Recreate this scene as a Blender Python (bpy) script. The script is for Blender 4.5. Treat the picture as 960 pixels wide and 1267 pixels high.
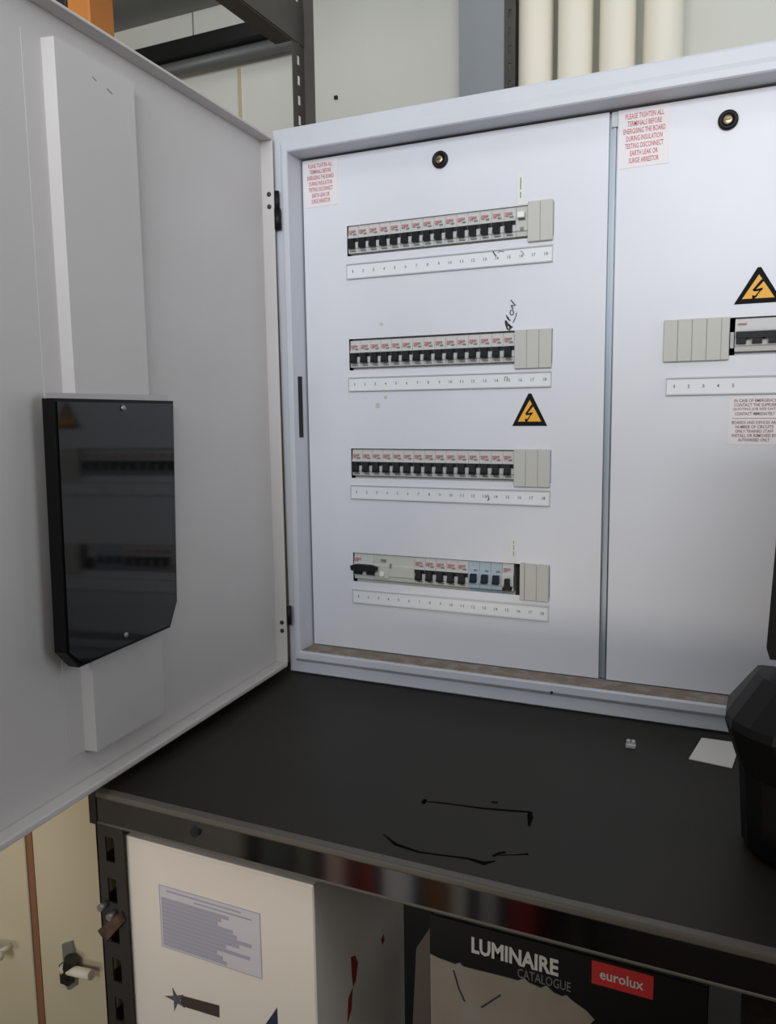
import bpy, bmesh, math, random
from mathutils import Vector, Matrix, Euler
random.seed(7)
for o in list(bpy.data.objects): bpy.data.objects.remove(o)
S = bpy.context.scene
COL = S.collection

# ---------------------------------------------------------------- camera
yaw, pit, rol = .4322, -.1267, -.0132
fw = Vector((-math.sin(yaw)*math.cos(pit), math.cos(yaw)*math.cos(pit), math.sin(pit)))
rt = Vector((math.cos(yaw), math.sin(yaw), 0)); up = rt.cross(fw)
c, s = math.cos(rol), math.sin(rol)
r2 = c*rt+s*up; u2 = -s*rt+c*up
cd = bpy.data.cameras.new('camera'); cam = bpy.data.objects.new('camera', cd); COL.objects.link(cam)
cd.sensor_fit = 'HORIZONTAL'; cd.sensor_width = 36; cd.lens = 1005.5*36/960
cd.clip_start = .02
M = Matrix((r2, u2, -fw)).transposed().to_4x4(); M.translation = (.5864, -1.1375, .0808)
cam.matrix_world = M
S.camera = cam

# ---------------------------------------------------------------- light
W = bpy.data.worlds.new('World'); S.world = W; W.use_nodes = True
W.node_tree.nodes['Background'].inputs[0].default_value = (.62, .76, 1, 1)
W.node_tree.nodes['Background'].inputs[1].default_value = 1.0
def area(name, loc, target, sx, sy, energy, col):
    l = bpy.data.lights.new(name, 'AREA'); l.shape = 'RECTANGLE'; l.size = sx; l.size_y = sy
    l.energy = energy; l.color = col
    o = bpy.data.objects.new(name, l); COL.objects.link(o); o.location = loc
    o.rotation_euler = (Vector(target)-Vector(loc)).to_track_quat('-Z', 'Y').to_euler()
    return o
# daylight entering through the window in the wall behind the photographer
area('daylight', (1.05, -3.24, .78), (1.05, 0, .78), 2.2, 1.0, 106, (.91, .95, 1))
area('daylight', (2.34, -.45, .52), (0, -.45, .52), 1.0, 1.3, 8, (.95, .96, 1))  # fill through an added side window, brightens the open door
# added fill from unseen roof lights, for the book spines and back wall
area('roof_fill', (.3, -1.15, 1.40), (.3, -1.15, 0), 1.5, .6, 5.5, (.97, .98, 1))
area('roof_fill', (.1, .72, 1.40), (.1, .72, 0), 2.4, .5, 3.6, (1, .99, .96))
# added low warm fill, through a made-up doorway, to light the carton front
area('low_warm_fill', (-.85, -3.26, -1.03), (-.85, 0, -1.03), .9, .36, 21, (1, .87, .70))
vs = S.view_settings
vs.view_transform = 'Standard'; vs.look = 'None'; vs.exposure = -.17; vs.gamma = 1; vs.use_curve_mapping = False

# ---------------------------------------------------------------- materials
def lin(v): v /= 255; return v/12.92 if v <= .04045 else ((v+.055)/1.055)**2.4
def rgb(r, g, b): return (lin(r), lin(g), lin(b), 1)
MATS = {}
def mat(name, col, rough=.5, metal=0, var=0, scale=8, col2=None, bump=0, bscale=200, spec=.5, stretch=(1, 1, 1), contrast=(.35, .7), alpha=1, trans=0):
    m = bpy.data.materials.new(name); m.use_nodes = True
    nt = m.node_tree; b = nt.nodes['Principled BSDF']
    b.inputs['Base Color'].default_value = col; b.inputs['Roughness'].default_value = rough
    b.inputs['Metallic'].default_value = metal; b.inputs['Specular IOR Level'].default_value = spec
    b.inputs['Alpha'].default_value = alpha; b.inputs['Transmission Weight'].default_value = trans
    tc = nt.nodes.new('ShaderNodeTexCoord'); mp = nt.nodes.new('ShaderNodeMapping')
    mp.inputs['Scale'].default_value = stretch
    nt.links.new(tc.outputs['Object'], mp.inputs[0])
    if var or col2:
        n = nt.nodes.new('ShaderNodeTexNoise'); n.inputs['Scale'].default_value = scale; n.inputs['Detail'].default_value = 5
        nt.links.new(mp.outputs[0], n.inputs['Vector'])
        r = nt.nodes.new('ShaderNodeValToRGB')
        r.color_ramp.elements[0].position, r.color_ramp.elements[1].position = contrast
        r.color_ramp.elements[0].color = col
        r.color_ramp.elements[1].color = col2 if col2 else tuple(min(1, x*(1+var)) for x in col[:3])+(1,)
        nt.links.new(n.outputs['Fac'], r.inputs[0]); nt.links.new(r.outputs[0], b.inputs['Base Color'])
    if bump:
        n2 = nt.nodes.new('ShaderNodeTexNoise'); n2.inputs['Scale'].default_value = bscale; n2.inputs['Detail'].default_value = 3
        nt.links.new(mp.outputs[0], n2.inputs['Vector'])
        bp = nt.nodes.new('ShaderNodeBump'); bp.inputs['Strength'].default_value = bump; bp.inputs['Distance'].default_value = .002
        nt.links.new(n2.outputs['Fac'], bp.inputs['Height']); nt.links.new(bp.outputs[0], b.inputs['Normal'])
    MATS[name] = m
    return m
mat('panel_paint', rgb(213, 213, 218), .38, 0, scale=4, col2=rgb(220, 220, 225), bump=.04, bscale=900)
mat('board_paint', rgb(199, 201, 207), .4, 0, scale=5, col2=rgb(206, 208, 213), bump=.03, bscale=700)
mat('door_paint', rgb(199, 194, 190), .42, 0, scale=3, col2=rgb(206, 201, 197), bump=.03, bscale=700)
mat('divider', rgb(150, 158, 166), .35, .3)
mat('dark_void', rgb(14, 14, 15), .9)
mat('black_plastic', rgb(14, 14, 15), .5, spec=.3)
mat('black_matte', rgb(13, 13, 13), .7)
mat('breaker_body', rgb(196, 194, 190), .45)
mat('breaker_blue', rgb(164, 180, 190), .45)
mat('breaker_rcd', rgb(190, 190, 180), .45)
mat('toggle', rgb(20, 21, 24), .55, spec=.3)
mat('toggle_blue', rgb(16, 26, 38), .55, spec=.3)
mat('print_red', rgb(178, 126, 124), .6)
mat('print_grey', rgb(128, 126, 124), .6)
mat('blank_cover', rgb(190, 188, 180), .5)
mat('blank_groove', rgb(160, 158, 150), .6)
mat('strip_white', rgb(224, 225, 226), .35)
mat('strip_rim', rgb(190, 192, 194), .3)
mat('ink', rgb(88, 90, 94), .7)
mat('ink_dark', rgb(40, 40, 46), .6)
mat('sticker', rgb(226, 220, 220), .5)
mat('red_ink', rgb(188, 82, 84), .6)
mat('maroon_ink', rgb(116, 52, 56), .6)
mat('yellow', rgb(236, 170, 40), .5)
mat('sign_black', rgb(22, 22, 24), .8, spec=.2)
mat('brass', rgb(150, 132, 104), .35, .8)
mat('screw', rgb(70, 68, 62), .4, .8)
mat('white_button', rgb(232, 230, 224), .35)
mat('tape', rgb(222, 222, 212), .5)
mat('dust', rgb(132, 117, 105), .95, 0, scale=45, col2=rgb(164, 154, 146), contrast=(.45, .75))
mat('pocket', rgb(14, 15, 15), .07, spec=.5)
mat('pocket_edge', rgb(8, 8, 8), .4, spec=.2)
mat('clear_plastic', rgb(186, 182, 180), .15)
mat('shelf_steel', rgb(33, 29, 23), .5, 0, scale=6, col2=rgb(39, 35, 28), bump=.03, bscale=300, spec=.3)
mat('shelf_lip', rgb(226, 223, 220), .08, 1)
mat('shelf_edge', rgb(92, 86, 79), .45)
mat('scuff', rgb(8, 6, 5), .9, spec=.05)
mat('post', rgb(82, 78, 72), .5, .2, scale=12, col2=rgb(70, 66, 60))
mat('post_dark', rgb(44, 38, 34), .6)
mat('rust', rgb(96, 72, 54), .8, 0, scale=70, col2=rgb(60, 46, 38))
mat('galv', rgb(150, 148, 142), .4, .6)
mat('carton_white', rgb(238, 226, 212), .7, 0, scale=4, col2=rgb(242, 232, 220))
mat('label_paper', rgb(214, 208, 212), .6)
mat('label_grey', rgb(172, 168, 182), .7)
mat('star_brown', rgb(70, 56, 48), .7)
mat('star_grey', rgb(92, 88, 92), .7)
mat('navy', rgb(34, 44, 72), .6)
mat('red_mark', rgb(150, 40, 30), .7)
mat('cover_black', rgb(16, 16, 17), .3)
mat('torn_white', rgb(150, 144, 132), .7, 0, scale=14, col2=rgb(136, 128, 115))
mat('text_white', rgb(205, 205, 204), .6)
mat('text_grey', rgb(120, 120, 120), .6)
mat('logo_red', rgb(196, 32, 36), .5)
mat('cream', rgb(196, 182, 150), .55, 0, scale=3, col2=rgb(202, 188, 158))
mat('brown_gap', rgb(134, 88, 58), .7)
mat('cream_handle', rgb(226, 216, 196), .4)
mat('paper', rgb(214, 210, 204), .7)
mat('connector', rgb(190, 190, 188), .35)
mat('wall_cream', rgb(220, 219, 208), .85, 0, scale=2, col2=rgb(226, 225, 216), bump=.05, bscale=80)
mat('wall_inner', rgb(130, 120, 106), .85)
mat('wall_dark', rgb(96, 88, 80), .85)
mat('ceiling_grey', rgb(140, 142, 138), .9)
mat('floor_concrete', rgb(58, 54, 50), .6, 0, scale=5, col2=rgb(66, 61, 57))
mat('pvc', rgb(242, 236, 218), .4, 0, scale=3, col2=rgb(244, 238, 224))
mat('grey_sheet', rgb(142, 146, 150), .5)
mat('trunking', rgb(24, 24, 24), .5)
mat('conduit_grey', rgb(92, 92, 90), .45)
mat('orange_file', rgb(186, 116, 54), .6)
mat('dark_file', rgb(30, 30, 30), .6)
mat('frame_alu', rgb(190, 190, 188), .4, .5)

# ---------------------------------------------------------------- helpers
def mesh_obj(name, bm, m, parent=None, smooth=False):
    bmesh.ops.recalc_face_normals(bm, faces=bm.faces)
    me = bpy.data.meshes.new(name); bm.to_mesh(me); bm.free()
    if smooth:
        for p in me.polygons: p.use_smooth = True
    for x in (m if isinstance(m, (list, tuple)) else [m]): me.materials.append(MATS[x])
    return inst(name, me, parent)
def inst(name, me, parent=None, loc=None):
    o = bpy.data.objects.new(name, me); COL.objects.link(o)
    if parent is not None:
        o.parent = parent
        if loc is None: o.matrix_parent_inverse = Matrix.Identity(4)
    if loc is not None: o.location = loc
    return o
ORG = {}
def empty(name, loc, label, cat, group=None, rz=0):
    o = bpy.data.objects.new(name, None); COL.objects.link(o); o.location = loc; o.rotation_euler = (0, 0, rz)
    o.empty_display_size = .05
    tag(o, label, cat, group); ORG[o.name] = Vector(loc)
    return o
def tag(o, label, cat, group=None):
    o['label'] = label; o['category'] = cat
    if group: o['group'] = group
    return o
def struct(o): o['kind'] = 'structure'; return o
def addbox(bm, x0, x1, y0, y1, z0, z1, bev=0, seg=1):
    r = bmesh.ops.create_cube(bm, size=1)
    for v in r['verts']:
        v.co = Vector(((x0+x1)/2+v.co.x*(x1-x0), (y0+y1)/2+v.co.y*(y1-y0), (z0+z1)/2+v.co.z*(z1-z0)))
    if bev:
        es = {e for v in r['verts'] for e in v.link_edges}
        bmesh.ops.bevel(bm, geom=list(es), offset=bev, segments=seg, profile=.5, affect='EDGES')
def addcyl(bm, p0, p1, r0, r1=None, seg=20, cap=True):
    p0, p1 = Vector(p0), Vector(p1); r1 = r0 if r1 is None else r1
    d = p1-p0
    mt = Matrix.Translation((p0+p1)/2) @ d.to_track_quat('Z', 'Y').to_matrix().to_4x4()
    bmesh.ops.create_cone(bm, cap_ends=cap, segments=seg, radius1=r0, radius2=r1, depth=d.length, matrix=mt)
def addprism(bm, pts, a, b, axis):
    """polygon pts (2-D) extruded from a to b along axis; 'y': (x,z), 'z': (x,y), 'x': (y,z)"""
    def P(p, t): return {'y': (p[0], t, p[1]), 'z': (p[0], p[1], t), 'x': (t, p[0], p[1])}[axis]
    A = [bm.verts.new(P(p, a)) for p in pts]; B = [bm.verts.new(P(p, b)) for p in pts]
    bm.faces.new(A); bm.faces.new(B[::-1]); n = len(pts)
    for i in range(n): bm.faces.new((A[i], B[i], B[(i+1) % n], A[(i+1) % n]))
def shift(bm, parent):
    """verts were given in world space: bring them into the parent's space"""
    if parent is not None:
        o = ORG.get(parent.name)
        if o is not None:
            for v in bm.verts: v.co -= o
def box(name, b, m, parent=None, bev=0, seg=1):
    bm = bmesh.new(); addbox(bm, *b, bev=bev, seg=seg); shift(bm, parent)
    o = mesh_obj(name, bm, m, parent)
    if parent is not None and parent.name in ORG: ORG[o.name] = ORG[parent.name]
    return o
def build(name, fn, m, parent=None, smooth=False):
    bm = bmesh.new(); fn(bm); shift(bm, parent)
    o = mesh_obj(name, bm, m, parent, smooth)
    if parent is not None and parent.name in ORG: ORG[o.name] = ORG[parent.name]
    return o
def cyl(name, p0, p1, r0, m, parent=None, r1=None, seg=24):
    o = build(name, lambda bm: addcyl(bm, p0, p1, r0, r1, seg), m, parent, False)
    for p in o.data.polygons:
        if len(p.vertices) == 4: p.use_smooth = True
    return o
def prism(name, pts, a, b, axis, m, parent=None):
    return build(name, lambda bm: addprism(bm, pts, a, b, axis), m, parent)
def lathe(bm, prof, centre, axis='y', seg=28):
    """prof: list of (r, t) with t along axis"""
    rings = []
    for r, t in prof:
        ring = []
        for k in range(seg):
            a = 2*math.pi*k/seg; q = (r*math.cos(a), r*math.sin(a))
            p = {'y': (q[0], t, q[1]), 'z': (q[0], q[1], t), 'x': (t, q[0], q[1])}[axis]
            ring.append(bm.verts.new(Vector(centre)+Vector(p)))
        rings.append(ring)
    for A, B in zip(rings, rings[1:]):
        for k in range(seg): bm.faces.new((A[k], A[(k+1) % seg], B[(k+1) % seg], B[k]))
    bm.faces.new(rings[0]); bm.faces.new(rings[-1][::-1])
def ribbon(bm, pts, w, t0, t1, axis):
    """flat stroke of width w through 2-D pts, built as joined short prisms"""
    n = len(pts); L = []; R = []
    ws = w if isinstance(w, (list, tuple)) else [w]*n
    for i, p in enumerate(pts):
        a = pts[max(i-1, 0)]; b = pts[min(i+1, n-1)]
        d = Vector((b[0]-a[0], b[1]-a[1])); d.normalize(); q = Vector((-d.y, d.x))*ws[i]/2
        L.append((p[0]+q.x, p[1]+q.y)); R.append((p[0]-q.x, p[1]-q.y))
    for i in range(n-1): addprism(bm, [L[i], L[i+1], R[i+1], R[i]], t0, t1, axis)
def text_fit(name, txt, x0, x1, z0, z1, y, m, parent, bold=0, map3=None):
    """lettering filling the rectangle x0..x1, z0..z1 on the plane y, facing -y (or through map3(u,v))"""
    cu = bpy.data.curves.new(name, 'FONT'); cu.body = txt; cu.size = 1; cu.offset = bold; cu.resolution_u = 2
    to = bpy.data.objects.new(name, cu); COL.objects.link(to)
    dg = bpy.context.evaluated_depsgraph_get()
    me = bpy.data.meshes.new_from_object(to.evaluated_get(dg))
    bpy.data.objects.remove(to); bpy.data.curves.remove(cu)
    xs = [v.co.x for v in me.vertices]; ys = [v.co.y for v in me.vertices]
    ax, bx, ay, by = min(xs), max(xs), min(ys), max(ys)
    off = ORG.get(parent.name, Vector()) if parent else Vector()
    for v in me.vertices:
        u = (v.co.x-ax)/max(bx-ax, 1e-6); w = (v.co.y-ay)/max(by-ay, 1e-6)
        p = Vector((x0+u*(x1-x0), y, z0+w*(z1-z0))) if map3 is None else Vector(map3(x0+u*(x1-x0), z0+w*(z1-z0)))
        v.co = p-off
    me.materials.clear(); me.materials.append(MATS[m])
    return inst(name, me, parent)

# ---------------------------------------------------------------- room
XL, XR, YB, YF, ZF, ZC = -2.3, 2.4, 1.25, -3.3, -1.25, 1.41
T = .1
struct(box('floor', (XL-T, XR+T, YF-T, YB+T, ZF-T, ZF), 'floor_concrete'))
struct(box('ceiling', (XL-T, XR+T, YF-T, YB+T, ZC, ZC+T), 'ceiling_grey'))
wb = struct(box('wall_back', (XL-T, XR+T, YB, YB+T, ZF, ZC), 'wall_cream'))
box('wall_nail', (-.679, -.669, YB-.008, YB, 1.045, 1.055), 'black_matte', wb)
box('panel_joint', (-1.040, -1.028, YB-.004, YB, ZF, 1.2), 'cream', wb)
box('cornice_joint', (-1.215, -1.211, YB-.002, YB, 1.30, ZC), 'print_grey', wb)
struct(box('wall_left', (XL-T, XL, YF, YB, ZF, ZC), 'wall_inner'))
wr = bmesh.new()   # right wall with a side window added to light the open door
addbox(wr, XR, XR+T, YF, -1.0, ZF, ZC); addbox(wr, XR, XR+T, .1, YB, ZF, ZC)
addbox(wr, XR, XR+T, -1.0, .1, ZF, -.2); addbox(wr, XR, XR+T, -1.0, .1, 1.25, ZC)
struct(mesh_obj('wall_right', wr, 'wall_dark'))
w2 = struct(box('added_window_2', (XR+.03, XR+.07, -1.0, .1, -.2, -.16), 'frame_alu'))  # unseen window, added for the side fill
for b in ((-1.0, -.96, -.16, 1.25), (-.47, -.43, -.16, 1.25), (.06, .1, -.16, 1.25), (-.96, .06, 1.21, 1.25)):
    box('window_frame', (XR+.03, XR+.07, b[0], b[1], b[2], b[3]), 'frame_alu', w2)
wf = bmesh.new()   # wall behind the photographer with a wide high window and an opening added for the low warm fill
addbox(wf, XL, -1.35, YF-T, YF, ZF, ZC); addbox(wf, -1.35, -.35, YF-T, YF, -.8, ZC); addbox(wf, -.35, -.1, YF-T, YF, ZF, ZC); addbox(wf, 2.2, XR, YF-T, YF, ZF, ZC)
addbox(wf, -.1, 2.2, YF-T, YF, ZF, .25); addbox(wf, -.1, 2.2, YF-T, YF, 1.32, ZC)
struct(mesh_obj('wall_front', wf, 'wall_inner'))
win = struct(box('window_1', (-.1, 2.2, YF-.07, YF-.03, .25, .29), 'frame_alu'))
for b in ((-.1, -.06, .29, 1.32), (.64, .68, .29, 1.32), (1.42, 1.46, .29, 1.32), (2.16, 2.2, .29, 1.32), (-.06, 2.16, 1.28, 1.32)):
    box('window_frame', (b[0], b[1], YF-.07, YF-.03, b[2], b[3]), 'frame_alu', win)
rl = struct(box('trim_1', (-.50, 1.10, -1.50, -1.46, ZC-.03, ZC), 'frame_alu'))  # frame of the added roof light over the aisle
for b in ((-.50, 1.10, -.84, -.80), (-.50, -.46, -1.46, -.84), (1.06, 1.10, -1.46, -.84)):
    box('added_roof_light_frame', (b[0], b[1], b[2], b[3], ZC-.03, ZC), 'frame_alu', rl)

r2_ = struct(box('trim_2', (-1.15, 1.35, .43, .46, ZC-.02, ZC), 'frame_alu'))  # frame of the added roof light that brightens the back wall
for b in ((-1.15, 1.35, .98, 1.01), (-1.15, -1.12, .46, .98), (1.32, 1.35, .46, .98)):
    box('added_roof_light_frame', (b[0], b[1], b[2], b[3], ZC-.02, ZC), 'frame_alu', r2_)

# ---------------------------------------------------------------- distribution board
SH = -.3455                                  # shelf top
board = empty('distribution_board', (.38, .04, SH), 'light grey steel electrical distribution board with its door swung open', 'switchboard')
X0, X1, Z0, Z1 = -.0785, .8655, -.3065, .4632   # opening of the rim
def rim(bm):
    prof = [(0, .10), (0, -.040), (.05, -.042), (.30, -.042), (.40, -.038), (.48, -.0345), (.93, -.034), (1, -.030), (1, .10)]
    L, R, Tp, B = .025, .025, .034, -(SH-Z0)
    rings = []
    for f, y in prof:
        yt = -.042+(y+.042)*.2 if y < -.02 and f > .2 else y     # the step is shallower along the top
        rings.append([bm.verts.new(p) for p in ((X0-L*f, y, Z0-B*f), (X1+R*f, y, Z0-B*f), (X1+R*f, yt, Z1+Tp*f), (X0-L*f, yt, Z1+Tp*f))])
    n = len(rings)
    for i in range(n):
        A, Bq = rings[i], rings[(i+1) % n]
        for k in range(4): bm.faces.new((A[k], A[(k+1) % 4], Bq[(k+1) % 4], Bq[k]))
build('enclosure_frame', rim, 'board_paint', board)
box('back_plate', (X0-.02, X1+.02, .10, .105, SH+.003, Z1+.03), 'board_paint', board)
box('inner_chassis', (X0+.002, X1-.002, .055, .06, Z0+.002, Z1-.002), 'dark_void', board)
PL, PR, QL, QR, PB, PT = -.0758, .3874, .3985, .8630, -.3040, .4600
ROWS = [(.3115, .3561), (.1399, .1876), (-.0272, .0193), (-.1930, -.1464)]   # window bottoms and tops
STRIP = [(.2767, .3002), (.1072, .1298), (-.0605, -.0374), (-.2283, -.2049)]
MOD = .0175; WEND = 18*MOD
def panel(bm, a, b, wins):
    z = PT
    for (x0, x1, zb, zt) in sorted(wins, key=lambda w: -w[3]):
        addbox(bm, a, b, 0, .0015, zt, z)
        addbox(bm, a, x0, 0, .0015, zb, zt); addbox(bm, x1, b, 0, .0015, zb, zt); z = zb
    addbox(bm, a, b, 0, .0015, PB, z)
fp1 = build('front_panel', lambda bm: panel(bm, PL, PR, [(-.001, WEND+.001, b, t) for b, t in ROWS]), 'panel_paint', board)
RW = (.142, .1890); RX = .4650
fp2 = build('front_panel', lambda bm: panel(bm, QL, QR, [(RX, RX+WEND, *RW)]), 'panel_paint', board)
box('centre_mullion', (PR-.006, QL+.006, .006, .04, PB, PT), 'divider', board)
box('mullion_ridge', (.3925, .3962, .001, .006, PB+.001, PT-.02), 'divider', board)
box('mullion_clip', (.3905, .3980, .0005, .006, PT-.019, PT-.0005), 'strip_rim', board)
box('dust_layer', (X0+.001, X1-.001, -.036, -.001, Z0, Z0+.0012), 'dust', board)
for k in range(46):     # crumbs of grit
    x = random.uniform(-.06, .6); y = random.uniform(-.034, -.004); r = random.uniform(.0006, .0018)
    if k == 0:
        g0 = build('grit', lambda bm: bmesh.ops.create_icosphere(bm, subdivisions=1, radius=.001), 'dust', None); g = g0; g.parent = board
    else: g = inst('grit', g0.data, board)
    g.location = Vector((x, y, Z0+.0015))-ORG[board.name]; g.scale = (r*900, r*900, r*500)
cyl('chipped_spot', (.331, -.0365, -.3185), (.331, -.0435, -.3185), .0022, 'ink_dark', board, seg=8)
box('gasket_slot', (X0-.0005, X0+.0012, -.0262, -.0145, .037, .1325), 'black_matte', board, bev=.0005)

# --- breakers
def tmpl(fn, name, m):
    bm = bmesh.new(); fn(bm); bmesh.ops.recalc_face_normals(bm, faces=bm.faces)
    me = bpy.data.meshes.new(name); bm.to_mesh(me); bm.free()
    me.materials.append(MATS[m]); return me
H = .0446
def body(bm, n=1):
    w = MOD*n
    pr = [(.05, -.012), (.05, H+.012), (.012, H+.012), (.012, H+.001), (.0035, H-.0005), (.0022, .030), (.0005, .027), (.0005, .011), (.0022, .0095), (.0030, .0036), (.012, .0024), (.012, -.012)]
    addprism(bm, pr, .0002, w-.0002, 'x')
body_me = tmpl(lambda b: body(b, 1), 'circuit_breaker', 'breaker_body')
body2_me = tmpl(lambda b: body(b, 2), 'circuit_breaker', 'breaker_body')
body3_me = tmpl(lambda b: body(b, 3), 'circuit_breaker', 'breaker_body')
rcd_me = tmpl(lambda b: body(b, 4), 'earth_leakage_unit', 'breaker_rcd')
blue_me = tmpl(lambda b: body(b, 1), 'circuit_breaker', 'breaker_blue')
white_me = tmpl(lambda b: body(b, 1), 'indicator_module', 'breaker_rcd')
slot_me = tmpl(lambda b: addbox(b, .0003, MOD-.0003, -.0004, .004, .0195, .0255), 'toggle_slot', 'toggle')
def tog(b, x0=.0035, x1=.0128, z0=.0092, z1=.0245, yo=-.0075):
    addprism(b, [(.002, z1+.0005), (yo*.5, z1), (yo, z0+.004), (yo*.9, z0+.0005), (.002, z0+.001)], x0, x1, 'x')
tog_me = tmpl(tog, 'toggle', 'toggle')
togb_me = tmpl(lambda b: tog(b, .0042, .0135, .0125, .0255), 'toggle', 'toggle_blue')
def togoff(b):
    addprism(b, [(.0055, .0225), (.012, .0225), (.0125, .012), (.0150, .009), (.0150, .0058), (.0025, .0058), (.0025, .009), (.005, .012)], -.007, .002, 'y')
togo_me = tmpl(togoff, 'toggle', 'toggle')
logo_me = tmpl(lambda b: addprism(b, [(.0022, .0372), (.0122, .0372), (.0122, .0345), (.0066, .0345), (.0066, .0318), (.0022, .0318)], .0004, .0026, 'y'), 'brand_print', 'print_red')
rate_me = tmpl(lambda b: addbox(b, .0088, .0138, .0004, .0026, .0300, .0322), 'rating_print', 'print_grey')
serial_me = tmpl(lambda b: addbox(b, .004, .0130, .0001, .0015, .0060, .0072), 'serial_print', 'print_grey')
def mod(me, x, zb, subs, name='circuit_breaker'):
    o = inst(name, me, board, Vector((x, 0, zb))-ORG[board.name])
    for n, sm in subs: inst(n, sm, o, (0, 0, 0))
    return o
STD = [('toggle_slot', slot_me), ('toggle', tog_me), ('brand_print', logo_me), ('rating_print', rate_me), ('serial_print', serial_me)]
for r in range(3):
    for i in range(15): mod(body_me, i*MOD, ROWS[r][0]+(.0005 if r != 1 else .001), STD)
# indicator module ending the top row
o = mod(white_me, 15*MOD, ROWS[0][0]+.0005, [], 'indicator_module')
inst('button', tmpl(lambda b: addbox(b, .003, .0135, -.006, .003, .027, .0355, bev=.001), 'button', 'white_button'), o, (0, 0, 0))
inst('socket', tmpl(lambda b: addbox(b, .0062, .0115, -.0002, .003, .0105, .0155), 'socket', 'print_grey'), o, (0, 0, 0))
inst('slot', tmpl(lambda b: addbox(b, .004, .014, -.0002, .003, .0245, .0265), 'slot', 'ink'), o, (0, 0, 0))
# bottom row: earth leakage switch, five breakers, three bluish ones, one switched off
zb = ROWS[3][0]+.001
o = mod(body2_me, 0, zb, [('brand_print', logo_me)])
inst('toggle_bar', tmpl(lambda b: addprism(b, [(-.0005, .0262), (.008, .0288), (.034, .0288), (.0445, .0262), (.0445, .0215), (.040, .0190), (.001, .0190)], -.012, -.004, 'y'), 'toggle_bar', 'toggle'), o, (0, 0, 0))
for x in (.0045, .026):
    inst('toggle', tmpl(lambda b: addprism(b, [(.002, .022), (-.008, .022), (-.008, .013), (.002, .0105)], x, x+.011, 'x'), 'toggle', 'toggle'), o, (0, 0, 0))
o = mod(rcd_me, 2*MOD, zb, [], 'earth_leakage_unit')
inst('test_button', tmpl(lambda b: addbox(b, .0125, .0195, -.005, .003, .011, .0185, bev=.001), 'test_button', 'white_button'), o, (0, 0, 0))
inst('button_frame', tmpl(lambda b: addbox(b, .0095, .0265, -.0012, .003, .0075, .0205, bev=.0005), 'button_frame', 'blank_cover'), o, (0, 0, 0))
inst('rating_print', tmpl(lambda b: addbox(b, .013, .021, -.0005, .003, .034, .0375), 'rating_print', 'print_grey'), o, (0, 0, 0))
inst('serial_print', tmpl(lambda b: addbox(b, .028, .031, -.0005, .003, .024, .031), 'serial_print', 'print_grey'), o, (0, 0, 0))
for i in range(6, 11): mod(body_me, i*MOD, zb, STD)
for i in range(11, 14):
    mod(blue_me, i*MOD, zb, [('toggle', togb_me), ('rating_print', rate_me)])
mod(body_me, 14*MOD, zb, [('toggle', togo_me), ('brand_print', logo_me)])
# blank covers
def blank(b):
    addbox(b, .0001, MOD-.0001, -.0055, .0005, -.0068, H+.0020, bev=.0007)
blank_me = tmpl(blank, 'blank_cover', 'blank_cover')
for r, n in ((0, 2), (1, 3), (2, 3), (3, 2)):
    for i in range(18-n, 18):
        inst('blank_cover', blank_me, board, Vector((i*MOD+.0006, 0, ROWS[r][0]+.001))-ORG[board.name])
    x0 = (18-n)*MOD
    if r == 3: box('blank_cover', (x0-.0068, x0+.0003, -.0052, .0005, ROWS[3][0]-.0058, ROWS[3][1]+.002), 'blank_cover', board, bev=.0006)
# right-hand panel row
zb = RW[0]+.0012
for i in range(4): inst('blank_cover', blank_me, board, Vector((RX-.002+i*MOD, 0, zb))-ORG[board.name])
x = RX-.002+4*MOD; box('blank_cover', (x, x+.0095, -.0052, .0005, zb-.0066, zb+H+.0018), 'blank_cover', board, bev=.0006)
mod_x = .5485
box('rail_stub', (.5432, .5475, .004, .02, zb+.008, zb+.028), 'connector', board)
o = mod(body3_me, mod_x, zb, [])
inst('toggle_bar', tmpl(lambda b: addprism(b, [(.0015, .0275), (.051, .0275), (.051, .0195), (.0015, .0195)], -.009, .001, 'y'), 'toggle_bar', 'toggle'), o, (0, 0, 0))
for k in range(3):
    inst('toggle', tmpl(lambda b: addprism(b, [(.002, .021), (-.008, .021), (-.008, .0135), (.002, .0125)], .002+k*.0185, .0135+k*.0185, 'x'), 'toggle', 'toggle'), o, (0, 0, 0))
inst('brand_print', tmpl(lambda b: addbox(b, .0035, .0135, .0002, .0024, .0368, .0385), 'brand_print', 'print_red'), o, (0, 0, 0))
for i in range(6): mod(body_me, .6035+i*MOD, zb, STD)
for i in range(4): inst('blank_cover', blank_me, board, Vector((.7095+i*MOD, 0, zb))-ORG[board.name])
# label strips
def strip(x0, x1, b, t, nums, ink='ink'):
    o = box('label_strip', (x0, x1, -.0016, 0, b, t), 'strip_white', board)
    for z0, z1 in ((b, b+.0022), (t-.0022, t)): box('strip_rim', (x0, x1, -.0034, -.0016, z0, z1), 'strip_rim', o, bev=.0006)
    for x in (x0, x1-.0012): box('strip_end', (x, x+.0012, -.0030, -.0016, b+.0022, t-.0022), 'strip_rim', o)
    for txt, xc, w in nums:
        h = .0044; zc = (b+t)/2
        text_fit('number_print', txt, xc-w/2, xc+w/2, zc-h/2, zc+h/2, -.00175, ink, o, .01)
    return o
for r in range(4):
    strip(-.002, .3156, *STRIP[r], [(str(i+1), i*MOD+MOD/2, .0012 if i == 0 else .0026 if i < 9 else .0048) for i in range(18)])
strip(.4675, .785, .0925, .1162, [(str(i+1), RX+.004+(i+.5)*.0178, .0013 if i == 0 else .0030) for i in range(5)])
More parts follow.
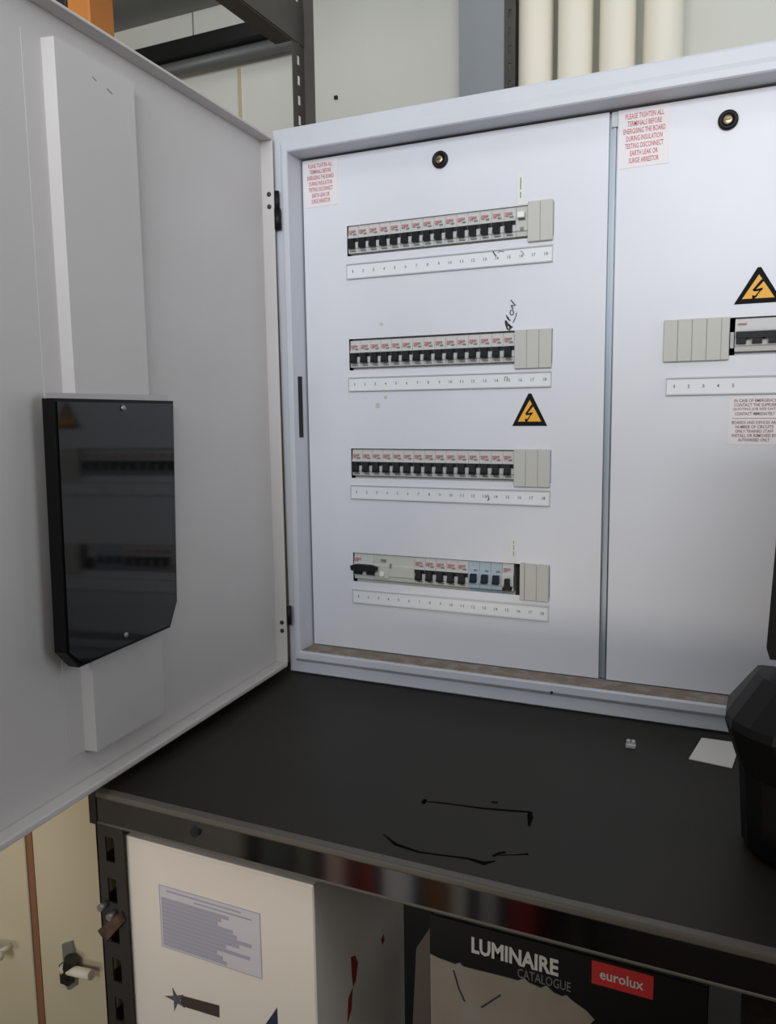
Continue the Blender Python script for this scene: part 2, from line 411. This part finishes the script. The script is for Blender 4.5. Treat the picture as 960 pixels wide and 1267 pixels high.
# pen scribbles on the top strip
def scrib(bm):
    ribbon(bm, [(.2305, .2985), (.2325, .2945), (.2345, .2925), (.2350, .2905)], .0016, -.0021, -.0018, 'y')
    ribbon(bm, [(.2375, .2950), (.2410, .2975), (.2465, .2960)], .0008, -.0021, -.0018, 'y')
    ribbon(bm, [(.270, .2955), (.2735, .2925), (.2755, .2895), (.272, .2900)], .0008, -.0021, -.0018, 'y')
build('pen_scribble', scrib, 'ink_dark', board)
build('pen_scribble', lambda bm: ribbon(bm, [(.222, -.0505), (.2240, -.0465), (.2255, -.0500), (.2235, -.0555), (.2262, -.0520)], .0011, -.0021, -.0018, 'y'), 'ink_dark', board)
build('pen_scribble', lambda bm: ribbon(bm, [(.2480, .1175), (.2490, .1235), (.2525, .1230), (.2520, .1180)], .0010, -.0021, -.0018, 'y'), 'ink', board)
# handwriting above the second row (NEON, written upwards)
def hand(bm):
    def q(x, y):            # strokes laid out on a 60 x 60 mm patch of the panel
        px, py = x/16, y/16
        return (.2215+px*.00112, .2440-py*.00108-px*.00013)
    for st, w in (([(500, 150), (545, 205), (597, 255), (548, 262), (500, 258), (522, 295), (548, 335)], .0016),
                  ([(520+36*math.cos(a), 405+52*math.sin(a)) for a in [k*2*math.pi/12 for k in range(13)]], .0013),
                  ([(405, 465), (440, 540), (490, 572), (455, 545), (440, 500)], .0017),
                  ([(612, 400), (606, 470), (580, 540), (545, 610)], .0011),
                  ([(390, 575), (400, 660), (430, 740), (470, 760), (500, 720), (535, 700), (490, 690), (470, 720)], .0024),
                  ([(390, 580), (440, 640), (500, 690)], .0022), ([(400, 665), (440, 668), (490, 690)], .0018)):
        ribbon(bm, [q(*p) for p in st], w, -.0006, -.0001, 'y')
o = build('handwriting', hand, 'ink_dark', board); o['label'] = 'NEON written upwards in black pen'
# tapes with writing
o = box('paper_tape', (.2655, .2735, -.0008, 0, .3575, .3985), 'tape', board)
for z0, z1 in ((.366, .374), (.377, .393)): box('tape_writing', (.2689, .2701, -.0010, -.0008, z0, z1), 'ink', o)
o = box('paper_tape', (.2585, .2668, -.0008, 0, -.1445, -.1085), 'tape', board)
for z0, z1 in ((-.135, -.128), (-.126, -.119), (-.117, -.113)): box('tape_writing', (.2624, .2636, -.0010, -.0008, z0, z1), 'print_grey', o)
# stickers
LINES = ['PLEASE TIGHTEN ALL', 'TERMINALS BEFORE', 'ENERGISING THE BOARD', 'DURING INSULATION', 'TESTING DISCONNECT', 'EARTH LEAK OR', 'SURGE ARRESTOR']
def sticker(x0, x1, z0, z1, lines, ink, wf):
    o = box('instruction_sticker', (x0, x1, -.0006, 0, z0, z1), 'sticker', board)
    n = len(lines); h = (z1-z0)*.90/n; cx = (x0+x1)/2
    for i, t in enumerate(lines):
        zt = z1-(z1-z0)*.06-i*h
        if t == '-':
            box('rule_line', (cx-wf/2, cx+wf/2, -.0008, -.0006, zt-h*.5, zt-h*.38), ink, o); continue
        w = wf*min(1, len(t)/max(len(l) for l in lines)*1.02)
        text_fit('lettering', t, cx-w/2, cx+w/2, zt-h*.72, zt, -.0008, ink, o, .012)
    return o
o = sticker(-.0735, -.0150, .3900, .4575, LINES, 'red_ink', .046); o['label'] = 'white sticker with red warning text in the corner of the left panel'
o = sticker(.4005, .4630, .3870, .4580, LINES, 'red_ink', .052); o['label'] = 'white sticker with red warning text on the right panel'
o = sticker(.5455, .6060, .0290, .0905, ['IN CASE OF EMERGENCY', 'CONTACT THE SUPPLIER', 'QUOTING JOB SIZE DATE', 'CONTACT IMMEDIATELY', '-', 'BOARDS AND DEVICES ARE', 'NUMBER OF CIRCUITS', 'ONLY TRAINED STAFF', 'INSTALL OR REMOVED BY', 'AUTHORISED ONLY'], 'maroon_ink', .053)
o['label'] = 'white sticker with two blocks of maroon text'
def warn(cx, zb, w, h):
    o = prism('warning_triangle', [(cx-w/2, zb), (cx+w/2, zb), (cx+.002, zb+h), (cx-.002, zb+h)], -.0008, 0, 'y', 'sign_black', board)
    o['label'] = 'yellow and black high voltage triangle'
    m = .17
    prism('yellow_field', [(cx-w*.335, zb+h*.135), (cx+w*.335, zb+h*.135), (cx, zb+h*.80)], -.0011, -.0008, 'y', 'yellow', o)
    q = lambda a, b: (cx+a*w*1.25, zb+(.42+(b-.42)*1.2-.02)*h)
    def bolt(bm):
        addprism(bm, [q(.045, .64), q(-.10, .40), q(-.065, .38), q(.09, .60)], -.0014, -.0011, 'y')
        addprism(bm, [q(-.10, .40), q(.075, .44), q(.06, .38), q(-.07, .36)], -.0014, -.0011, 'y')
        addprism(bm, [q(.075, .44), q(-.04, .22), q(-.065, .235), q(.035, .41)], -.0014, -.0011, 'y')
        addprism(bm, [q(-.10, .28), q(-.02, .245), q(-.10, .155)], -.0014, -.0011, 'y')
    build('lightning_bolt', bolt, 'sign_black', o)
warn(.2848, .0537, .0505, .0455); warn(.5738, .2052, .0555, .0435)
# quarter-turn locks
def lock(cx, cz):
    o = build('panel_lock', lambda bm: lathe(bm, [(.0118, 0), (.0118, -.0035), (.0105, -.0052), (.0080, -.0058), (.0068, -.0035), (.0012, -.0032)], (cx, 0, cz)), 'black_plastic', board, True)
    build('lock_core', lambda bm: (lathe(bm, [(.0058, -.003), (.0058, -.0056), (.0048, -.0062), (.001, -.0062)], (cx-.0003, 0, cz-.0005))), 'brass', o, True)
    box('key_slot', (cx-.0035, cx+.003, -.0066, -.0061, cz-.001, cz+.0004), 'screw', o)
lock(.1516, .4319); lock(.5314, .4281)
# faint smudges
for x, z, r in ((.047, .0855, .0042), (.060, .098, .003), (.055, .0075+.2, .003)):
    build('smudge', lambda bm: lathe(bm, [(r, 0), (r*.8, -.0003)], (x, 0, z), seg=10), 'blank_cover', board)

# --- door (local frame: u away from the hinge, n into the tray, z up)
A = math.radians(4.3)
DU = Vector((math.sin(A), -math.cos(A), 0)); DN = Vector((math.cos(A), math.sin(A), 0)); DH = Vector((-.098, -.048, 0))
def dbuild(name, fn, m, parent, smooth=False):
    bm = bmesh.new(); fn(bm)
    off = ORG[board.name]
    for v in bm.verts: v.co = DH+DU*v.co.x+DN*v.co.y+Vector((0, 0, v.co.z))-off
    bmesh.ops.recalc_face_normals(bm, faces=bm.faces)
    o = mesh_obj(name, bm, m, parent, smooth); return o
DL, DB_, DT = .93, -.332, .4845
def tray(bm):
    addbox(bm, 0, DL, -.0215, -.020, DB_, DT)
    addbox(bm, 0, .0018, -.020, 0, DB_+.008, DT-.0035)
    addbox(bm, DL-.0018, DL, -.020, 0, DB_+.008, DT-.008)
    addbox(bm, 0, DL, -.020, 0, DB_, DB_+.008, bev=.002, seg=2); addbox(bm, 0, DL, -.020, 0, DT-.0035, DT, bev=.001, seg=2)
door = dbuild('door', tray, 'door_paint', board)
def hat(bm):
    addprism(bm, [(.474, -.020), (.474, -.0196), (.4475, -.0196), (.4455, -.005), (.3215, -.005), (.3195, -.0196), (.293, -.0196), (.293, -.020)], -.292, .452, 'z')
dbuild('stiffener', hat, 'door_paint', door)
for z in (.4035, .3855, -.2590, -.2725):
    dbuild('hinge_screw', lambda bm: lathe(bm, [(.0034, 0), (.0034, .0012), (.0022, .002), (.0005, .002)], (.0018, -.0078, z), 'x', 14), 'screw', door, True)
    # lathe axis x is the door's u direction
for z0, z1, w in ((.352, .382, .0055), (.380, .408, .0035), (-.262, -.232, .0035)):
    dbuild('hinge', lambda bm: addcyl(bm, (-.002, .0035, z0), (-.002, .0035, z1), w, seg=12), 'black_plastic', door, True)
dbuild('scratch', lambda bm: (addprism(bm, [(.385, .4310), (.392, .4335), (.391, .4325), (.386, .430)], -.0049, -.0046, 'y')), 'print_grey', door)
dbuild('scratch', lambda bm: (addprism(bm, [(.360, .4265), (.369, .4295), (.368, .428), (.361, .4255)], -.0049, -.0046, 'y')), 'print_grey', door)
# document pocket
def pk(bm, n0a, n0b, inset=0):
    P = [(.2820+inset, .0935-inset), (.4935-inset, .0953-inset), (.4990-inset, -.1630), (.4810-inset, -.1835+inset), (.3120+inset, -.1850+inset), (.2940+inset, -.1560)]
    # wedge: nearer edge stands further off the door
    def n(u): return .0015+(.0105-.0015)*(u-.282)/(.217)
    A_ = [bm.verts.new((p[0], n0a, p[1])) for p in P]
    B_ = [bm.verts.new((p[0], n(p[0])+n0b, p[1])) for p in P]
    bm.faces.new(A_); bm.faces.new(B_[::-1]); k = len(P)
    for i in range(k): bm.faces.new((A_[i], B_[i], B_[(i+1) % k], A_[(i+1) % k]))
pocket = dbuild('document_pocket', lambda bm: pk(bm, -.0049, -.0008), 'pocket_edge', board)
pocket['label'] = 'glossy black acrylic document pocket'
dbuild('pocket_front', lambda bm: pk(bm, -.0040, .0008, .0035), 'pocket', pocket)
for u, z in ((.385, .085), (.402, -.170)):
    dbuild('pocket_screw', lambda bm: lathe(bm, [(.0032, .003), (.0032, .0085), (.001, .0092)], (u, 0, z), 'y', 12), 'galv', pocket, True)
dbuild('clear_backing', lambda bm: addbox(bm, .2860, .4900, -.0049, -.0038, .0900, .1010), 'clear_plastic', pocket)

# ---------------------------------------------------------------- steel shelving the board stands on
shelf = empty('steel_shelf', (.4, -.15, ZF), 'dark grey steel shelving unit carrying the distribution board', 'shelf')
SX0, SX1, SYF, SYB = -.0943, .93, -.485, .14
DZ = .039
box('shelf_deck', (SX0+.001, SX1-.001, SYF+.006, SYB, SH-.004, SH), 'shelf_steel', shelf)
box('deck_return', (-.130, SX0+.001, -.425, .09, SH-.004, SH-.0005), 'shelf_steel', shelf)
box('shelf_edge', (SX0, SX1, SYF, SYF+.012, SH-.0075, SH+.0006), 'shelf_edge', shelf, bev=.0022, seg=2)
box('front_lip', (SX0, SX1, SYF+.0006, SYF+.003, SH-DZ+.004, SH-.007), 'shelf_lip', shelf)
box('lip_hem', (SX0, SX1, SYF, SYF+.014, SH-DZ, SH-DZ+.0045), 'shelf_edge', shelf, bev=.0015)
box('lip_corner', (SX0-.0006, SX0+.010, SYF-.0006, SYF+.004, SH-DZ, SH), 'shelf_steel', shelf)
cyl('lip_bolt', (.055, SYF+.002, SH-.0175), (.055, SYF-.003, SH-.0175), .0055, 'black_matte', shelf, seg=10)
box('side_lip', (SX0, SX0+.002, SYF, SYB, SH-DZ, SH-.002), 'shelf_steel', shelf)
Z2 = -.725
box('lower_deck', (SX0+.001, SX1-.001, SYF+.006, SYB, Z2-.004, Z2), 'shelf_steel', shelf)
box('lower_lip', (SX0, SX1, SYF, SYF+.003, Z2-DZ, Z2), 'shelf_steel', shelf)
def flange(bm, a0, a1, fixed, z0, z1, along, th=.0022, pitch=.05, slot=.013, sl=.03):
    """slotted flange between a0..a1 along 'x' or 'y', with real holes"""
    m = (a0+a1)/2
    def bx(p, q, za, zb_):
        if along == 'x': addbox(bm, p, q, fixed, fixed+th, za, zb_)
        else: addbox(bm, fixed, fixed+th, p, q, za, zb_)
    bx(a0, m-slot/2, z0, z1); bx(m+slot/2, a1, z0, z1)
    z = z0
    while z < z1:
        bx(m-slot/2, m+slot/2, z, min(z+pitch-sl, z1)); z += pitch
def lpost(bm, x, y, z0, z1, sx, sy, wx=.04, wy=.04):
    flange(bm, *sorted((x, x+sx*wx)), y, z0, z1, 'x'); flange(bm, *sorted((y, y+sy*wy)), x, z0, z1, 'y')
for x, sx in ((SX0+.0025, 1), (SX1-.005, -1)):
    build('post', lambda bm: lpost(bm, x, SYF+.0045, ZF, SH-.0045, sx, 1), 'post_dark', shelf)
    build('post', lambda bm: lpost(bm, x, SYB-.003, ZF, SH-.0045, sx, -1), 'post_dark', shelf)
build('corner_bracket', lambda bm: addprism(bm, [(-.091, -.515), (-.060, -.487), (-.054, -.497), (-.080, -.527)], SYF-.003, SYF+.004, 'y'), 'rust', shelf)
for x, z in ((-.083, -.484), (-.070, -.492)): cyl('bolt', (x, SYF+.004, z), (x, SYF-.006, z), .004, 'galv', shelf, seg=8)
# scuffs
def sc1(bm):
    ribbon(bm, [(.2640, -.3600), (.2690, -.3590), (.2800, -.3560), (.3000, -.3530), (.3300, -.3490), (.3550, -.3430), (.3790, -.3370)], [.006, .002, .0025, .002, .003, .0035, .003], SH, SH+.0003, 'z')
    ribbon(bm, [(.2660, -.3545), (.2675, -.3650)], .004, SH, SH+.0003, 'z')
    ribbon(bm, [(.3780, -.3370), (.3815, -.3480), (.3850, -.3660)], [.005, .006, .0025], SH, SH+.0003, 'z')
    ribbon(bm, [(.334, -.332), (.341, -.331)], .003, SH, SH+.0003, 'z')
build('scuff_mark', sc1, 'scuff', shelf)
def sc2(bm):
    ribbon(bm, [(.2550, -.4400), (.2744, -.4524), (.3000, -.4560), (.3250, -.4520), (.3480, -.4480), (.3640, -.4500), (.3725, -.4420)], [.001, .004, .0025, .002, .003, .006, .001], SH, SH+.0003, 'z')
    ribbon(bm, [(.3680, -.4350), (.3720, -.4270), (.3770, -.4230)], .003, SH, SH+.0003, 'z')
    ribbon(bm, [(.3720, -.4310), (.3850, -.4250), (.3955, -.4191), (.3980, -.4180)], [.001, .001, .002, .004], SH, SH+.0003, 'z')
build('scuff_mark', sc2, 'scuff', shelf)

# ---------------------------------------------------------------- things on the shelf top
prism('paper_card', [(.5207, -.1361), (.5306, -.0634), (.5760, -.0626), (.5690, -.1430)], SH+.0004, SH+.0014, 'z', 'paper')
tag(bpy.data.objects['paper_card'], 'small white card lying flat on the shelf beside the black case', 'card')
t = empty('terminal_connector', (.451, -.126, SH), 'tiny pale plastic terminal connector lying on the dark shelf', 'connector')
box('connector_body', (.4455, .4570, -.1310, -.1215, SH, SH+.0055), 'connector', t, bev=.001)
for x in (.4483, .4542): cyl('screw_tower', (x, -.1262, SH+.005), (x, -.1262, SH+.0095), .0024, 'connector', t, seg=10)

case = empty('tool_case', (.74, -.33, SH), 'black plastic tool case standing open at the right end of the shelf', 'tool case')
def cbase(bm):
    # plan outline (left end rounded towards the front), swept through a flared and chamfered profile
    plan = [(.582, -.288), (.582, -.316), (.588, -.336), (.602, -.354), (.622, -.367), (.650, -.374), (.895, -.374), (.912, -.362), (.918, -.340), (.918, -.288)]
    prof = [(.006, SH+.0002), (.001, SH+.008), (-.004, -.262), (-.009, -.246), (-.0175, -.216), (-.0165, -.208), (.0085, -.1735), (.012, -.1725)]
    rs = []
    for off, z in prof:
        ring = []
        for i, (x, y) in enumerate(plan):
            fx = 1 if x < .66 else -.6 if x > .88 else 0
            yy = y+(off if y < -.30 else 0)
            ring.append(bm.verts.new((x+fx*off, yy, z)))
        rs.append(ring)
    n = len(plan)
    for P, Q in zip(rs, rs[1:]):
        for k in range(n): bm.faces.new((P[k], P[(k+1) % n], Q[(k+1) % n], Q[k]))
    bm.faces.new(rs[0]); bm.faces.new(rs[-1])
build('case_base', cbase, 'black_plastic', case)
def clid(bm):
    P = [(.5975, -.1500), (.6010, -.1610), (.890, -.1650), (.90, -.155), (.895, .105), (.885, .115), (.617, .115), (.607, .105)]
    A_ = [bm.verts.new((p[0], -.3060, p[1])) for p in P]; B_ = [bm.verts.new((p[0]*.985+.0125, -.2900, p[1]*.97-.003)) for p in P]
    bm.faces.new(A_); bm.faces.new(B_)
    for i in range(8): bm.faces.new((A_[i], B_[i], B_[(i+1) % 8], A_[(i+1) % 8]))
build('case_lid', clid, 'black_plastic', case)
box('case_latch', (.6700, .6920, -.3790, -.3735, -.250, -.205), 'post_dark', case, bev=.002)
box('case_latch', (.8100, .8320, -.3790, -.3735, -.250, -.205), 'post_dark', case, bev=.002)
for x in (.67, .84): cyl('case_hinge', (x-.02, -.297, -.1690), (x+.02, -.297, -.1690), .006, 'black_matte', case, seg=10)

# ---------------------------------------------------------------- carton below
BY = -.474
cart = empty('cardboard_box', (.068, -.36, Z2), 'white cardboard carton with a printed label and star logo under the shelf', 'box')
BX0, BX1, BYB, BZ = -.0555, .1915, -.248, -.399
def cart_body(bm):
    addbox(bm, BX0, BX1, BY, BYB, Z2, BZ, bev=.0015)
build('carton_body', cart_body, 'carton_white', cart)
box('carton_flap', (BX0, BX1, BY, (BY+BYB)/2-.001, BZ, BZ+.0025), 'carton_white', cart)
box('carton_flap', (BX0, BX1, (BY+BYB)/2+.001, BYB, BZ, BZ+.0025), 'carton_white', cart)
lb = box('printed_label', (-.0083, .1262, BY-.0006, BY, -.5195, -.4445), 'label_paper', cart)
rag = [.86, .97, .74, .66, .62, .78, .82, .97, .84, .70, .95, .60, .66, .70]
for i, f in enumerate(rag):
    z = -.4490-i*.0049
    x0 = -.0055 if i not in (0, 1) else (.002 if i == 0 else .040)
    box('print_line', (x0, x0+(.1262-.0085-x0)*f, BY-.0009, BY-.0006, z-(.0018 if i < 2 else .0043), z), 'label_grey', lb)
for b in ((-.0083, .1262, -.4452, -.4445), (-.0083, .1262, -.5195, -.5188), (.1255, .1262, -.5195, -.4445), (-.0083, -.0076, -.5195, -.4445)):
    box('label_border', (b[0], b[1], BY-.0009, BY-.0006, b[2], b[3]), 'label_grey', lb)
st = []
for k in range(10):
    r = (.0165 if k in (2, 4) else .0135) if k % 2 == 0 else .0048
    a = math.radians(112+36*k); st.append((.0085+r*math.cos(a), -.5800+r*math.sin(a)))
prism('star_logo', st, BY-.0007, BY, 'y', 'star_grey', cart)
prism('logo_bar', [(.0135, -.5735), (.0680, -.5690), (.0675, -.5835), (.0165, -.5860)], BY-.0006, BY, 'y', 'star_brown', cart)
prism('blue_print', [(.1435, -.5470), (.1445, -.640), (.085, -.640)], BY-.0006, BY, 'y', 'navy', cart)
for pts in ([(-.396, -.527), (-.386, -.532), (-.380, -.545), (-.386, -.562), (-.392, -.566), (-.395, -.55)],
            [(-.318, -.556), (-.311, -.553), (-.309, -.563), (-.315, -.565)], [(-.404, -.572), (-.394, -.566), (-.398, -.59), (-.408, -.60)]):
    prism('red_mark', pts, BX1, BX1+.0005, 'x', 'red_mark', cart)

# ---------------------------------------------------------------- catalogue
CY = -.42
cat_ = empty('catalogue', (.43, CY, Z2), 'thick black luminaire catalogue with torn white lower cover and red logo', 'catalogue')
box('cover', (.2965, .5620, CY, CY+.0015, Z2, -.4330), 'cover_black', cat_)
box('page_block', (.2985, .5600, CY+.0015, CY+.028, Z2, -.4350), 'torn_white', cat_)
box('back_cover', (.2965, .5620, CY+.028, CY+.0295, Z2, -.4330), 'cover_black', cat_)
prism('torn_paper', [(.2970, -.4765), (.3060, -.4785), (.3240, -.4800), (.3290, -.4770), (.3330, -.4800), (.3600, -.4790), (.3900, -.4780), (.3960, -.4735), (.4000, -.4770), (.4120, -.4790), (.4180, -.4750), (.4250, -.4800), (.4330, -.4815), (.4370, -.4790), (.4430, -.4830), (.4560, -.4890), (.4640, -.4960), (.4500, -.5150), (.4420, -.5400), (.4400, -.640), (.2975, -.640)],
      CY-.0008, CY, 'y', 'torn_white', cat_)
build('pen_stroke', lambda bm: (ribbon(bm, [(.3225, -.487), (.3280, -.505), (.3345, -.518)], .0018, CY-.0012, CY-.0008, 'y'), ribbon(bm, [(.3520, -.5190), (.3620, -.5090), (.3720, -.4990)], .0018, CY-.0012, CY-.0008, 'y')), 'ink_dark', cat_)
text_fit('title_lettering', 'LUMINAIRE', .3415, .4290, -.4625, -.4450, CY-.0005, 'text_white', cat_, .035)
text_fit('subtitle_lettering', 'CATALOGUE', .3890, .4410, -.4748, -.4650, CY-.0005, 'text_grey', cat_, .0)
lg = box('red_logo_panel', (.4605, .5160, CY-.0006, CY, -.4590, -.4355), 'logo_red', cat_)
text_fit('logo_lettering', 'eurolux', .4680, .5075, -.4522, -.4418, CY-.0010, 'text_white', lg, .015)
# loose pieces around it in the dark
tag(prism('board_offcut', [(.250, -.725), (.262, -.5100), (.3050, -.4350), (.3120, -.4400), (.282, -.5100), (.290, -.725)], CY+.045, CY+.049, 'y', 'wall_dark'),
    'grey cardboard offcut leaning in the dark left of the catalogue', 'cardboard')
b2 = empty('brown_carton', (.73, -.33, Z2), 'dim brown cardboard carton at the right below the shelf lip', 'box')
box('carton_body', (.5900, .86, -.43, -.22, Z2, -.47), 'rust', b2, bev=.002)
box('carton_flap', (.5900, .86, -.43, -.326, -.47, -.467), 'rust', b2); box('carton_flap', (.5900, .86, -.324, -.22, -.47, -.467), 'rust', b2)

# ---------------------------------------------------------------- cream cupboard left of the shelving
cup = empty('cupboard', (-.5, -.2, ZF), 'cream painted cupboard left of the shelving, half hidden by the board door', 'cupboard')
CF = -.452; CT = .47
box('cupboard_body', (-.95, -.135, CF+.018, .02, ZF, CT), 'cream', cup)
box('corner_stile', (-.2295, -.116, CF, CF+.016, ZF, CT), 'cream', cup, bev=.001)
box('edge_strip', (-.2405, -.2305, CF+.0005, CF+.017, ZF, CT), 'brown_gap', cup)
dr = box('cupboard_door', (-.93, -.2415, CF-.002, CF+.018, ZF+.06, CT-.02), 'cream', cup, bev=.001)
ORG[dr.name] = ORG[cup.name]
build('handle', lambda bm: (addcyl(bm, (-.350, CF-.024, -.6220), (-.272, CF-.024, -.6080), .0055, seg=12), addcyl(bm, (-.280, CF, -.609), (-.280, CF-.024, -.609), .004, seg=10), addcyl(bm, (-.342, CF, -.621), (-.342, CF-.024, -.621), .004, seg=10)), 'cream_handle', dr, True)
lt = prism('latch', [(-.1860, -.5800), (-.1700, -.5720), (-.1660, -.5860), (-.1655, -.6180), (-.1660, -.6300), (-.1800, -.6410), (-.1855, -.6360)], CF-.004, CF, 'y', 'galv', cup)
ORG[lt.name] = ORG[cup.name]
cyl('latch_bolt', (-.176, CF-.014, -.6030), (-.128, CF-.014, -.5970), .0062, 'cream_handle', lt, seg=14)
build('latch_keeper', lambda bm: (addcyl(bm, (-.170, CF-.012, -.612), (-.162, CF-.012, -.587), .0085, seg=12), addbox(bm, -.182, -.168, CF-.014, CF-.003, -.625, -.60)), 'screw', lt)

# files standing on the cupboard
def tall_carton(x0, x1, y0, y1, m, label):
    f = empty('tall_carton', ((x0+x1)/2, (y0+y1)/2, CT), label, 'carton', 'narrow cartons on the cupboard')
    box('carton_body', (x0, x1, y0, y1, CT, CT+.40), m, f, bev=.002)
    box('top_flap', (x0, x1, y0, y1, CT+.40, CT+.4025), m, f)
tall_carton(-.3390, -.2980, -.20, -.150, 'orange_file', 'orange-brown narrow carton standing on the cupboard behind the open door')
tall_carton(-.4080, -.3410, -.20, -.150, 'dark_file', 'dark narrow carton left of the orange one behind the open door')

# ---------------------------------------------------------------- rack upright with side beam
up_ = empty('rack_upright', (-.14, .12, ZF), 'dark slotted steel upright with a side beam rising behind the board', 'shelf post')
def up_post(bm):
    flange(bm, .1000, .1370, -.1490, ZF, 1.32, 'y', .0022, .032, .010, .016)
    addbox(bm, -.1490, -.1285, .1370, .1395, ZF, 1.32)
build('slotted_post', up_post, 'post', up_)
def up_beam(bm):
    addbox(bm, -.1475, -.1455, -.46, .135, .688, .752); addbox(bm, -.1800, -.1475, -.46, .100, .686, .6885); addbox(bm, -.175, -.1475, -.46, .1, .750, .752)
build('side_beam', up_beam, 'post', up_)

# ---------------------------------------------------------------- things along the back wall
names = ['leftmost, right beside the dark slotted post', 'second from the dark slotted post', 'third from the dark slotted post', 'rightmost of the four']
for i, x in enumerate((-.0055, .0995, .2070, .3185)):
    R = .0455 if i < 3 else .048
    o = build('plastic_pipe', lambda bm: lathe(bm, [(R-.003, 0), (R, .002), (R, 2.52), (R-.003, 2.522), (R-.005, 2.5)], (0, 0, 0), 'z', 40), 'pvc', None, True)
    o.location = (x, 1.125, ZF)
    tag(o, 'cream plastic pipe standing against the wall, '+names[i], 'pipe', 'plastic pipes against the back wall')
fp = empty('wall_upright', (-.075, 1.13, ZF), 'thin dark slotted post between the grey sheet and the pipes', 'shelf post')
build('slotted_post', lambda bm: flange(bm, -.0900, -.0595, 1.117, ZF, 1.36, 'x', .003, .045, .008, .02), 'post', fp)
build('side_flange', lambda bm: addbox(bm, -.0625, -.0595, 1.1205, 1.155, ZF, 1.36), 'post', fp)
g = empty('steel_sheet', (-.155, 1.13, ZF), 'flat grey steel sheet standing upright against the back wall', 'metal sheet')
box('sheet_face', (-.2210, -.0915, 1.120, 1.123, ZF, 1.37), 'grey_sheet', g)
for x in (-.2210, -.0945): box('sheet_fold', (x, x+.003, 1.123, 1.145, ZF, 1.37), 'grey_sheet', g)
tr = empty('wall_trunking', (-1.5, 1.2, 1.2), 'black cable trunking with a grey conduit below along the back wall', 'trunking')
box('trunking_body', (XL+.01, -.795, 1.16, 1.2498, 1.243, 1.292), 'trunking', tr, bev=.003)
cyl('conduit', (XL+.01, 1.205, 1.222), (-.795, 1.205, 1.222), .0215, 'conduit_grey', tr)

# ---------------------------------------------------------------- low bookcase across the aisle (mirrored in the shelf lip)
bc = empty('bookcase', (-.1, -1.62, ZF), 'low bookcase across the aisle, mirrored in the glossy shelf lip', 'bookcase')
KX0, KX1, KY0, KY1 = -.62, .265, -1.80, -1.50
box('bottom_board', (KX0, KX1, KY0, KY1, ZF, ZF+.04), 'post_dark', bc)
for x in (KX0, KX1-.018): box('side_board', (x, x+.018, KY0, KY1, ZF+.04, -.82), 'post_dark', bc)
box('back_board', (KX0+.018, KX1-.018, KY0, KY0+.01, ZF+.04, -.82), 'post_dark', bc)
cols = [('slate grey', (96, 104, 108), .045), ('dark green-grey', (84, 92, 92), .04), ('black', (22, 24, 30), .022), ('grey-green', (118, 124, 120), .05), ('navy', (24, 26, 40), .038),
        ('pale pink', (206, 176, 178), .055), ('maroon', (92, 24, 30), .045), ('bright red', (190, 44, 40), .03), ('deep navy', (30, 32, 60), .034), ('white', (214, 218, 228), .07),
        ('dark blue', (22, 24, 36), .03), ('brown', (110, 74, 44), .075), ('light grey', (186, 188, 186), .032), ('blue-black', (26, 28, 42), .035), ('pearl grey', (160, 164, 170), .045),
        ('dark violet', (30, 26, 44), .02), ('crimson', (116, 20, 26), .06)]
x = -.57
for nm, cc, w in cols:
    h = random.uniform(.27, .32); dy = random.uniform(0, .02)
    mname = 'spine_'+nm; mat(mname, rgb(*cc), .45)
    bk = empty('book', (x+w/2, KY1-.1, ZF+.04), nm+' book spine mirrored in the glossy shelf lip', 'book', 'books in the low bookcase')
    box('spine', (x+.001, x+w-.001, KY1-.006-dy, KY1-.002-dy, ZF+.04, ZF+.04+h), mname, bk, bev=.0015)
    box('cover', (x+.001, x+.0035, KY1-.2-dy, KY1-.006-dy, ZF+.04, ZF+.04+h), mname, bk)
    box('cover', (x+w-.0035, x+w-.001, KY1-.2-dy, KY1-.006-dy, ZF+.04, ZF+.04+h), mname, bk)
    box('page_block', (x+.0036, x+w-.0036, KY1-.198-dy, KY1-.0062-dy, ZF+.043, ZF+.037+h), 'paper', bk)
    x += w

# unseen dark cabinet added behind the camera to shade the board's lower right
cb = empty('shade_cabinet', (.98, -1.85, ZF), 'unseen dark cabinet added behind the camera to shade the lower right of the board', 'cabinet')
box('shade_cabinet_body', (.27, 1.33, -2.10, -1.62, ZF, .40), 'post_dark', cb, bev=.004)
for x in (.275, .805): 
    d = box('shade_cabinet_door', (x, x+.52, -1.62, -1.605, ZF+.06, .38), 'post_dark', cb, bev=.003)
    box('handle', (x+.44, x+.46, -1.605, -1.585, -.5, -.38), 'galv', d, bev=.003)
